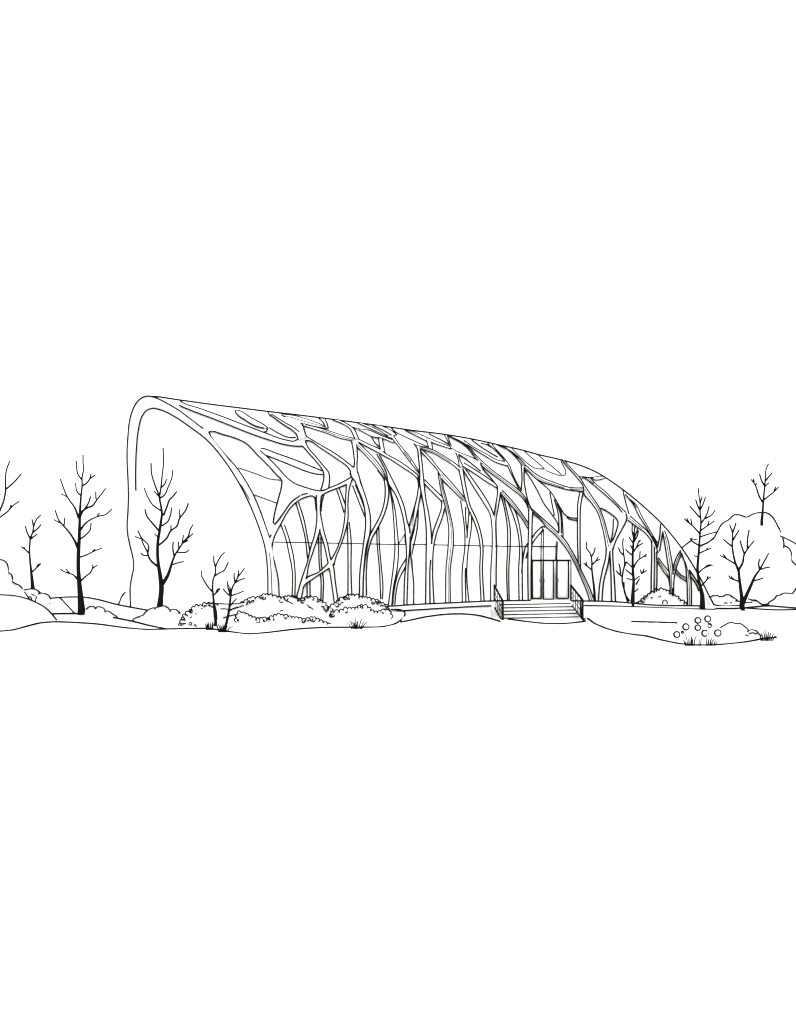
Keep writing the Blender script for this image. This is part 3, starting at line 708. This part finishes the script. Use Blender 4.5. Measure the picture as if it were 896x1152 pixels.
bush('rock', 'smooth humped boulder in the flower bed left of the corner grass tuft', 'boulder', [(808,726),(812,708.5),(817,703.5),(823,701),(828,702),(833,702),(838,705.5),(842,709),(848,708),(852,710),(856,714.5),(862,719)], 724, 38.3, .9, DF=.3,
     ink=[[(811,707),(817,703),(823,700.7),(828,702),(833,702),(838,705.2),(842,709)]], marks=[[(841,711),(844,709),(848,708.5),(851,710)], [(850,709),(853,711),(852,713),(847,712),(843,713)], [(838.5,714.5),(841.5,715),(843,716.5),(842.7,719)], [(823,716.5),(821.5,718.5),(820.5,720.5)], [(851,709),(855,713.5),(857,715.5)]])

# low slab and the path line between the two saplings
mb = MB(); a, b = at(238, 685, 48.5), at(259, 679.2, 48.5)
mb.box(a.x, b.x + .75, 48.5, 49.2, a.z - .6, b.z, 0)
r = mpx(48.5)*1.5/2
for q in ([(233,679),(247,679),(259,679.6),(275,678)], [(244,685.3),(252,684.9),(259,685.6),(275,681)]):
    mb.tube([at(x, y, 48.42) for x, y in smooth(q)], r, 1)
one(mb, 'low_wall', 'low flat slab wall behind the two bare saplings', 'wall', at(248, 697, 48.7), None, [M_WHITE, M_INK])
mb = MB(); L = [at(*p) for p in ((243, 698.4, 46.2), (250, 696.3, 46.3), (258, 693.8, 46.4), (271, 690.8, 46.5))]
mb.grid([[p + Vector((0, .6, .02)) for p in L], L, [p - Vector((0, .05, .7)) for p in L]]); gline(mb, L, 1.8); struct(mb.build('kerb', None, [M_GROUND, M_INK]))

# ------------------------------------------------------------------ bare trees
def tree(name, label, Y, trunk, branches, seed, base=None, group='bare trees', second=None, wmin=1.35):
    rnd = random.Random(seed)
    b0 = trunk[0]; root = at(b0[0], b0[1], Y)
    t = thing(name, label, 'tree', root, group)
    def path3(P, dy, y0):
        s = smooth(P, 1.5); n = len(s); out = []; rad = []
        for i, p in enumerate(s):
            yy = y0 + dy * (i/(n-1))
            out.append(at(p[0], p[1], yy)); rad.append(mpx(yy) * max((p[2] if len(p) > 2 else 1.3)*1.1 + .3, 1.75) / 2)
        return out, rad
    mb = MB(); pts, rad = path3(trunk, 0.0, Y)
    pts = [pts[0] - Vector((0, 0, .35))] + pts; rad = [rad[0]*1.05] + rad
    mb.tube(pts, rad, 0, 8)
    mb.build('trunk', t, [M_BARK])
    done = []                                     # (branch path px, depth fn)
    for br in branches:
        w0 = br[0][2] if len(br[0]) > 2 else None
        n = len(br)
        B = []
        for i, p in enumerate(br):
            w = p[2] if len(p) > 2 else (max(wmin, (w0 or 1.75) - (i/(n-1)) * .5) if n > 1 else wmin)
            B.append((p[0], p[1], w))
        # a twig starts on its branch: find the depth there
        y0 = Y; host = None
        for sp, ys_, ob in done:
            for q, yy in zip(sp, ys_):
                if math.hypot(q[0]-B[0][0], q[1]-B[0][1]) < 1.6: y0 = yy; host = ob
        ln = sum(math.hypot(b[0]-a[0], b[1]-a[1]) for a, b in zip(B, B[1:]))
        dy = rnd.choice((-1, 1)) * ln * mpx(Y) * rnd.uniform(.25, .6)
        pts, rad = path3(B, dy, y0)
        mb = MB(); mb.tube(pts, rad, 0, 6)
        ob = mb.build('twig' if host else 'branch', host if host is not None and host.name.startswith('branch') else t, [M_BARK])
        sp = smooth(B, 1.5)
        done.append((sp, [y0 + dy*i/(len(sp)-1) for i in range(len(sp))], ob if host is None else host))
    return t
tree('bare_tree', 'bare tree mostly cut off by the left edge of the picture', 55, [(-12,690,6),(-11,640,4),(-8,600,3),(-5,585,2.4),(0,574,2),(4,564,1.8),(6,554,1.7),(6.2,540,1.5),(7,530,1.4),(11,518.5,1.3)],
 [[(6.5,550.5),(13,545),(19,539),(24,533)], [(-8,592),(0,582),(8,576),(15,568.5),(21.5,564)], [(11,572.5),(12.5,568)], [(-8,566),(0.5,556)]], 1)
tree('bare_tree', 'small slim bare tree rising behind the rocks at the left', 55.5, [(37,663.5,4.6),(36.3,655,3.6),(35.3,645,2.6),(33.8,630,2.0),(33.2,620,1.8),(34,606,1.7)],
 [[(34,606),(30.5,599),(28.5,591.5)], [(34,606),(37,598),(38,592),(41,584.5),(46,579.3)], [(37.6,592),(36,584.3)], [(37,599),(43,594),(46.3,590)], [(35,606),(39,603),(42,600.8)], [(33,622.5),(28,618),(23.7,615)], [(28,618),(27,615.3)], [(36,643.5),(41,639),(45.5,634.6)], [(41.5,638),(43,635.2),(46,634.2)]], 2)
tree('bare_tree', 'tallest bare tree with thick flared trunk on the left grassy bank', 48, [(92,691.5,8.6),(91.4,682,7.4),(90.6,672,6),(89.2,655,4.6),(88.2,640,4),(88.4,620,4),(89.2,605,3.5),(89.6,590,2.8),(90,578,2.6),(91,560,1.9),(92.5,545,1.6),(92.3,538,1.5),(94,528,1.4),(93.5,520,1.3),(93.5,511.5,1.3)],
 [[(92.3,540),(88,534),(86,518.5)], [(93,546.5),(98,543),(101,539),(106.8,534.4)], [(101,539),(102.5,533)], [(91,557.5),(87,553.5),(85,543.5)], [(90,581,2.6),(94,574,2.1),(98,571.5,2),(104,569,1.8),(108.5,563,1.6),(114,556,1.4),(119,549.3,1.3)],
  [(95,573),(99.5,566),(102,558.3)], [(108,561.5),(107.8,553)], [(88.7,583,2.4),(84,571,1.8),(77,561,1.6),(75,557.5,1.4),(71.5,549,1.4),(68,539,1.3)], [(75.5,559),(68.3,555.3)], [(90,597,2.2),(97,588,1.8),(104,583.5,1.7),(112,580.5,1.6),(118.5,579,1.5),(126,572.5,1.3)],
  [(110,581),(110.5,578.5),(112,577.3)], [(90.5,606.3),(97,601.5),(101,597),(102.6,588)], [(88,617,3.2),(83.5,607.5,2.2),(78,599,1.9),(72,592,1.7),(67,586.5,1.5),(62,573.8,1.3)], [(68,588.7),(60.5,584.5)], [(72,592),(73,582.3)],
  [(89.5,627),(98,624),(105,620.5),(115,616.5)], [(104,620.5),(107,617.5)], [(88,652.5,2.2),(82,646.5,1.7),(76,644.5,1.6),(71,642.5,1.5),(68,640.3,1.4)], [(79,645.5),(74,640)], [(91,653.5,2),(97,648,1.7),(102,644,1.6),(104,640,1.5),(109.5,635.8,1.4)], [(104,640),(104.6,635)]], 3)
tree('bare_tree', 'forked bare tree standing before the blank arched end wall', 48, [(179.8,683,6.6),(181,672,5.2),(181.7,660,5),(180.3,648,4.2),(178.3,635,3.3),(177.3,620,3),(178,607,3),(179.5,598,2.8),(181,588,2.6),(182.2,578,2.3),(181,568,2),(179.5,560,1.9),(181,550,1.6),(182.5,535,1.4),(184,521,1.3),(183.6,503.5,1.2)],
 [[(183,657,4.2),(189,647,3.3),(191.5,640,2.7),(193.2,634,2.2),(197,624.5,1.9),(203,615,1.7),(207,609,1.6),(212,603,1.5),(214,596,1.4),(217.3,590,1.3)],
  [(179,557),(174,544.5),(170.5,532),(170,521)], [(179,559),(173,552)], [(180.7,549),(185,545),(187.5,539)], [(180,560.5),(185,557),(189,548.5),(193.5,537),(194.6,528.5)], [(181,574.5),(172,568),(166,558.5),(162.3,549)], [(184,580,2),(188,570),(191,562),(194,559),(199,553)],
  [(182.5,591.5),(189,586.5),(191.7,580),(193.3,571)], [(178.8,597,2),(171,588),(165,580),(163.2,573)], [(179.5,613,2),(188,605),(192,597.5),(199,592),(202,583.5),(209,574),(212,566.3)], [(202.3,582.5),(202.3,573)], [(192.3,597),(192.5,590.3)], [(177,603.5),(174,601)],
  [(177,637,2.6),(169,629.5,2),(166.3,622,1.7),(167.5,616.5,1.6),(167,613.5,1.5),(160,606,1.5),(155,597,1.3)], [(160,606.7),(152,603.5)], [(166,621),(161.3,612),(159.5,607.5)], [(165.5,625),(161,624.5),(158.5,622)],
  [(207,609.5),(213,604),(217.5,600)], [(205,611),(206.5,602)], [(206,611),(212,608)], [(201,618),(201,609.5)], [(196,626),(194.5,616),(195,609.3)], [(200,621.3),(206,621.7),(210,621),(212.5,618.5)], [(194,635.3),(201,633),(207,631.8)]], 4)
tree('bare_tree', 'left of two bare saplings, straight stem, among the leafy hedges', 44.0, [(242.7,699,3),(241.2,685,2.5),(240.2,672,2.1),(239.2,662,1.9),(240,652,1.6),(242.3,645,1.5),(243,637,1.4),(246,630,1.4),(250,624,1.3),(253,621.3,1.2)],
 [[(243.8,697,2),(243.2,688,1.8),(241.5,680,1.6)], [(242.6,638),(240.7,631),(240.6,625.5)], [(241.7,648),(247,644.5),(252,642),(255,637),(257,632.3)], [(239,666),(234,660),(229,652),(226.6,647),(227,642.3)], [(240.7,669.5),(245,665.5),(247.6,662.5)], [(243,667),(245,663),(247.4,662)]], 5)
tree('bare_tree', 'right of two bare saplings, leaning stem, beside a spiky grass tuft', 41.9, [(252,710.5,3),(255.8,697,2.6),(258,685,2.3),(259.5,672,2.1),(260.5,665,1.8),(262,660,1.6),(265,655,1.5),(268,649,1.4),(271,645,1.3),(275.3,639.3,1.2)],
 [[(264.6,655.5),(263.6,650),(263.6,644.7)], [(267,651),(268,647.5),(268.6,641.7)], [(265.5,655.3),(270,652.5),(275.5,650.8)], [(259.8,670.3),(267,668),(274.3,665)], [(258.5,670),(254,666),(251,662.3)], [(259,668.5),(256.7,661),(255.6,653.3)], [(256.5,662),(257.2,658)], [(259.6,666),(258.7,660)], [(259,681.5),(263,677),(266.3,673.3)], [(258,687.5),(263,684.5),(268.5,683)]], 6)
tree('bare_tree', 'small bare sapling on the plinth just right of the stair railing', 52.0, [(669.5,677,2.6),(669,665,2.3),(667.3,650,1.9),(666.2,640,1.7),(666,630,1.5),(664,622,1.4),(660.3,617,1.3),(660.5,609,1.2)],
 [[(666,626),(668.5,621.5),(670,616)], [(667,635),(671,631),(675.3,629.5)], [(670,632),(673.5,626.5)], [(666,641),(661,637),(657,633.5)], [(661,637),(659.5,632)]], 7)
tree('bare_tree', 'thin wavy bare sapling left of the bushy one on the plinth', 51.9, [(706.5,677,1.9),(703,665,1.7),(700.3,652,1.6),(701,645,1.6),(703,635,1.5),(701.7,620,1.4),(701,610,1.3),(701.6,605.5,1.2)],
 [[(702.3,625),(698,620.5),(696,616)], [(700.7,649),(696,645),(693.5,642)], [(698.5,646),(697.7,638),(696.5,634)], [(708.5,676),(703.5,668),(702.3,655)], [(703,638),(705,632)]], 8)
tree('bare_tree', 'bushy dark bare tree with many short twigs before the right ribs', 51.8, [(712,678.3,4.4),(712.6,665,3.3),(713.2,655,2.7),(712.3,640,2.5),(712.2,625,2.2),(713,610,2.1),(714,598,1.6),(715,590,1.3)],
 [[(712,647),(707,643),(704,640.5)], [(711.6,652.5),(705,650.5)], [(711.7,638.5),(705,632)], [(711.5,624.5),(706.5,620.5),(704,618)], [(712,618),(709.5,613)], [(712.5,611),(708,604)], [(713,621),(718,614.5),(724,611)], [(716,616.5),(719.5,608)], [(713,639),(718,630.5),(723,627),(728,623.3)], [(720,628.7),(720.5,620)], [(724,626.5),(728,625.5)],
  [(713,653.5),(720,648)], [(716,657.5),(718,654),(720,651)], [(721.5,645.5),(728,642)], [(722,645.3),(721,641)], [(723,645),(725,640)], [(712.8,667),(718.5,662.5)], [(713.3,605),(711.5,597),(711.8,590)], [(713.5,606),(717,597),(717.5,594)], [(713.3,610),(718,601),(718.7,597)], [(717.5,612),(721,607.5)]], 9)
tree('bare_tree', 'tall conifer-like bare tree at the low right tip of the pavilion', 51.6, [(790.7,680.5,5.4),(790.3,670,4.4),(788.6,661,3.2),(786.6,653,2.5),(785.5,645,2.6),(785.2,638,2.6),(786,628,2.5),(787,615,2.2),(788,600,1.9),(789,588,1.7),(788,575,1.5),(788,566,1.4),(786.6,556,1.3),(786.2,549,1.2)],
 [[(788,574.5),(785,568),(783,562)], [(788,574),(791,568),(794.2,559)], [(788,567),(790.3,558.5)], [(787.5,582),(781,574.5),(776.3,569.3)], [(788.8,589.5),(795,580),(798.3,569.5)], [(793.7,583.5),(801,579.3),(805.3,573.5)], [(787.8,600.5),(779,591),(773,586.3),(770,583.3)], [(776,588.7),(773,583)], [(779,591),(777.5,583.3)],
  [(788.5,597),(795,592.5),(804.3,586)], [(796,592),(798.3,586)], [(788.3,604),(797,601),(808,598)], [(787.3,615),(798,609.5),(803,605)], [(786.5,613.5),(779,608.5),(777,605.7),(785,607.5)], [(787,622.5),(794,619.3),(801,616.7)], [(795,619.3),(796.5,616.3)], [(785.5,626.5),(781,625)], [(785.8,645),(792,639.5),(800,636)], [(793,639),(797,635.7),(802,636)], [(788,660.5),(793,655.5),(797,651),(800.3,649)], [(795,653.5),(797,648)]], 10)
tree('bare_tree', 'low forking bare tree at right, in front of the big hill', 52.0, [(835.3,684,5.6),(834.8,672,3.8),(833.3,660,3.1),(832.2,650,2.7),(831.2,640,2.6)],
 [[(836,679,4.4),(841,668,3.3),(846,657,2.8),(850,648,2.1),(855,641,1.7),(860,632,1.5),(865.3,622.5,1.3)], [(831.3,642,2.5),(828,634,2),(825.7,625,1.8),(824.2,612,1.6),(824.5,600,1.5),(821.3,590,1.3)], [(831.5,641,2.4),(836,633,2),(837.7,624,1.7),(840,620,1.6),(845,613,1.4),(849.3,608,1.3)],
  [(824.7,599.5),(827,593),(828.5,588)], [(825,608),(829,601),(832,596.3)], [(824.3,615),(818,610),(814,606.5)], [(828.5,635),(819,629.3),(815,627),(810.5,625)], [(818,628.7),(814,623.5)], [(832.5,654.5),(826,652),(822,650.5),(820.5,647.5)], [(826,652),(823,648.5)],
  [(838,623.5),(835,615),(833,608)], [(841.3,618),(841.5,606),(843.3,596)], [(855,641),(854,633),(855.5,628.5)], [(856,640.7),(861,639),(867,638)], [(848,653.5),(854,652),(859,650.3)]], 11)
tree('bare_tree', 'small bare tree growing on top of the big right hill', 64.6, [(857.5,586,3),(858.5,575,2.2),(859.2,565,1.9),(860,555,1.7),(861,545,1.5),(861.6,535,1.4),(862.3,528,1.3),(865.2,521.5,1.2)],
 [[(861,547),(857,540),(855,533)], [(861.7,541),(866,535.5),(869.2,531.8)], [(861,547.5),(865.5,543)], [(859.7,562.5),(866,557.5),(871,553.5),(876.5,547.7)], [(871,553.3),(873,547.5)], [(859,566),(854,557),(852,550.5),(850.5,546.5),(845.5,539.3)], [(850.5,546.3),(851.7,543.3)], [(849,542.5),(848,538.3)]], 12)

# ------------------------------------------------------------------ grass tufts
def tuft(label, x, y, blades, Y=None, seed=0):
    rnd = random.Random(seed); Y = Y or gpt(x, y).y - .1
    mb = MB()
    for bx, tx, ty, w in blades:
        dy = rnd.uniform(-.15, .15); tx = x + (tx-x)*1.15; ty -= 1.0; bx = x + (bx-x)*1.2
        a, c = at(bx, y, Y), at(tx, ty, Y + dy); m = a.lerp(c, .55) + Vector((-(tx-bx)*.004, 0, .03))
        r = mpx(Y)*w*1.15/2
        mb.tube([a - Vector((0, 0, .05)), m, c], [r, r*.85, r*.35], 0, 5)
    return one(mb, 'grass_tuft', label, 'grass tuft', at(x, y, Y), 'spiky grass tufts', [M_BARK])
tuft('spiky grass tuft at the foot of the straight sapling', 236, 707.6, [(233,231.5,702,1.5),(234,233.3,701,1.6),(235,235,700.5,1.7),(236.5,237,701,1.6),(238,239,700,1.6),(238.5,240.5,702,1.4)], 42.7, 1)
tuft('wide spiky grass tuft under the leaning sapling', 251, 710.3, [(248,242,702,1.5),(249,246,702.5,1.6),(250,248.5,703.5,1.6),(251,251,702,1.7),(252,254,703,1.6),(253,256.5,704,1.4),(254,261,705.5,1.6),(247,244.5,706,1.2)], 41.5, 2)
tuft('lone spiky grass tuft below the round hedge', 402, 706.6, [(397,391,701,1.3),(398.5,393.3,698,1.4),(400,396,699.5,1.5),(401,400.5,695,1.6),(402,403,697.5,1.6),(403.5,407.3,696,1.5),(405,410.5,699.5,1.4),(406,414,699.5,1.4),(400,398.5,698.5,1.4)], 43.2, 3)
tuft('left grass tuft under the round flowers at right', 778, 726, [(773,769,720,1.3),(775,772,714,1.2),(776,776,717.5,1.6),(777.5,779.3,714.5,1.7),(779,780,718,1.6),(780.5,783.5,715.5,1.5),(774,771,722.5,1.3),(785,787,719,1.2),(786.5,789,718,1.2)], 33.9, 4)
tuft('right grass tuft under the round flowers, beside the boulder', 799, 726, [(796,796.2,718,1.5),(797.5,798.5,718.5,1.6),(799,801.5,718,1.7),(800,804.5,719,1.5),(801.5,807.5,722,1.4),(803,808,724,1.2)], 33.9, 5)
tuft('grass tuft at the far right corner of the flower bed', 864, 719.6, [(859,854.5,714,1.4),(860,857,712,1.5),(861.5,860,711,1.6),(863,862,709.8,1.6),(864,865.5,711,1.7),(865.5,868,711.5,1.6),(867,871,713.5,1.5),(868.5,873.5,716,1.4),(858,856,717,1.3)], 36.4, 6)

# ------------------------------------------------------------------ round flowers
def flower(label, x, y, r, Y, small=False):
    c = at(x, y, Y); R = r*mpx(Y)
    t = thing('flower', label, 'flower', (c.x, Y, max(0.02, g(Y))), 'round white flowers in the right bed')
    mb = MB(); n = 20; tilt = .12
    def pt(rad, ang, fwd): return c + Vector((rad*math.cos(ang), -fwd + rad*math.sin(ang)*tilt, rad*math.sin(ang)))
    rows = [[pt(rr, 2*math.pi*k/n, f) for k in range(n+1)] for rr, f in ((.02*R, .45*R), (.5*R, .38*R), (.85*R, .2*R), (R, 0), (.8*R, -.3*R), (.02*R, -.45*R))]
    mb.grid(rows, 0)
    rnd = random.Random(int(x*7))
    ring = [pt(R*(1 + rnd.uniform(-.06, .06)), 2*math.pi*k/n, .06*R) for k in range(n)]
    ring.append(ring[0])
    mb.tube(ring, mpx(Y)*(.85 if small else 1.1), 1)
    if small: mb.tube([pt(.5*R, a, .4*R) for a in (0, .9, 1.8, 2.7)], mpx(Y)*.6, 1)
    mb.build('bloom', t, [M_LEAF, M_INK])
    s = MB(); s.tube([c + Vector((0, .3*R, -.2*R)), Vector((c.x + .03, Y + .1, c.z*.5)), Vector((c.x + .02, Y + .05, .0))], .012, 0); s.build('stem', t, [M_LEAF])
fl = [(761.7,714,3.2,'outermost left round flower in the right bed'), (772,705.3,3.3,'large round flower above the tiny bud at left'), (785.5,698,3.1,'round flower topping the left of the upper pair'), (796.5,696.3,3.3,'highest round flower of the bed, topping the right of the upper pair'),
      (785.3,706.3,3.0,'round flower directly below the upper left bloom'), (793.3,712.5,3.3,'round flower directly above the two grass tufts'), (807.8,712.2,3.5,'round flower touching the left side of the boulder')]
for i, (x, y, r, lab) in enumerate(fl): flower(lab, x, y, r, 36.2 + .2*(i % 3))
flower('tiny bud between the two leftmost round flowers', 768.2, 711.3, 1.3, 36.2, True)
flower('frilled small flower below the highest round flower', 798.6, 703.6, 2.3, 36.3, True)

# ------------------------------------------------------------------ daylight: bright overcast
el, rot = math.radians(50), math.radians(200)
W = bpy.data.worlds.new("World"); S.world = W; W.use_nodes = True
nt = W.node_tree; bg = nt.nodes['Background']
sky = nt.nodes.new('ShaderNodeTexSky'); sky.sky_type = 'NISHITA'; sky.sun_disc = False
sky.sun_elevation = el; sky.sun_rotation = rot; sky.dust_density = 4.0; sky.air_density = 1.0
mx = nt.nodes.new('ShaderNodeMix'); mx.data_type = 'RGBA'      # a white cloud layer hides nearly all of the clear sky
mx.inputs[0].default_value = .992
nt.links.new(sky.outputs['Color'], mx.inputs[6]); mx.inputs[7].default_value = (10, 10, 10, 1)
nt.links.new(mx.outputs[2], bg.inputs['Color']); bg.inputs['Strength'].default_value = .1
sd = bpy.data.lights.new('sun', 'SUN'); sd.energy = .5; sd.angle = math.radians(25); sd.color = (1, .98, .95)
so_ = bpy.data.objects.new('sun', sd); COL.objects.link(so_)
# sky: rotation measured from +Y clockwise
d = Vector((math.sin(rot)*math.cos(el), math.cos(rot)*math.cos(el), math.sin(el)))
so_.rotation_euler = (-d).to_track_quat('-Z', 'Y').to_euler(); so_.location = d*80
S.view_settings.view_transform = 'Standard'; S.view_settings.look = 'None'; S.view_settings.gamma = 1
S.view_settings.exposure = 1.05; S.view_settings.use_curve_mapping = False
S.render.film_transparent = False
S.cycles.max_bounces = 4; S.cycles.use_denoising = True; S.cycles.filter_width = 1.3; S.cycles.use_adaptive_sampling = False
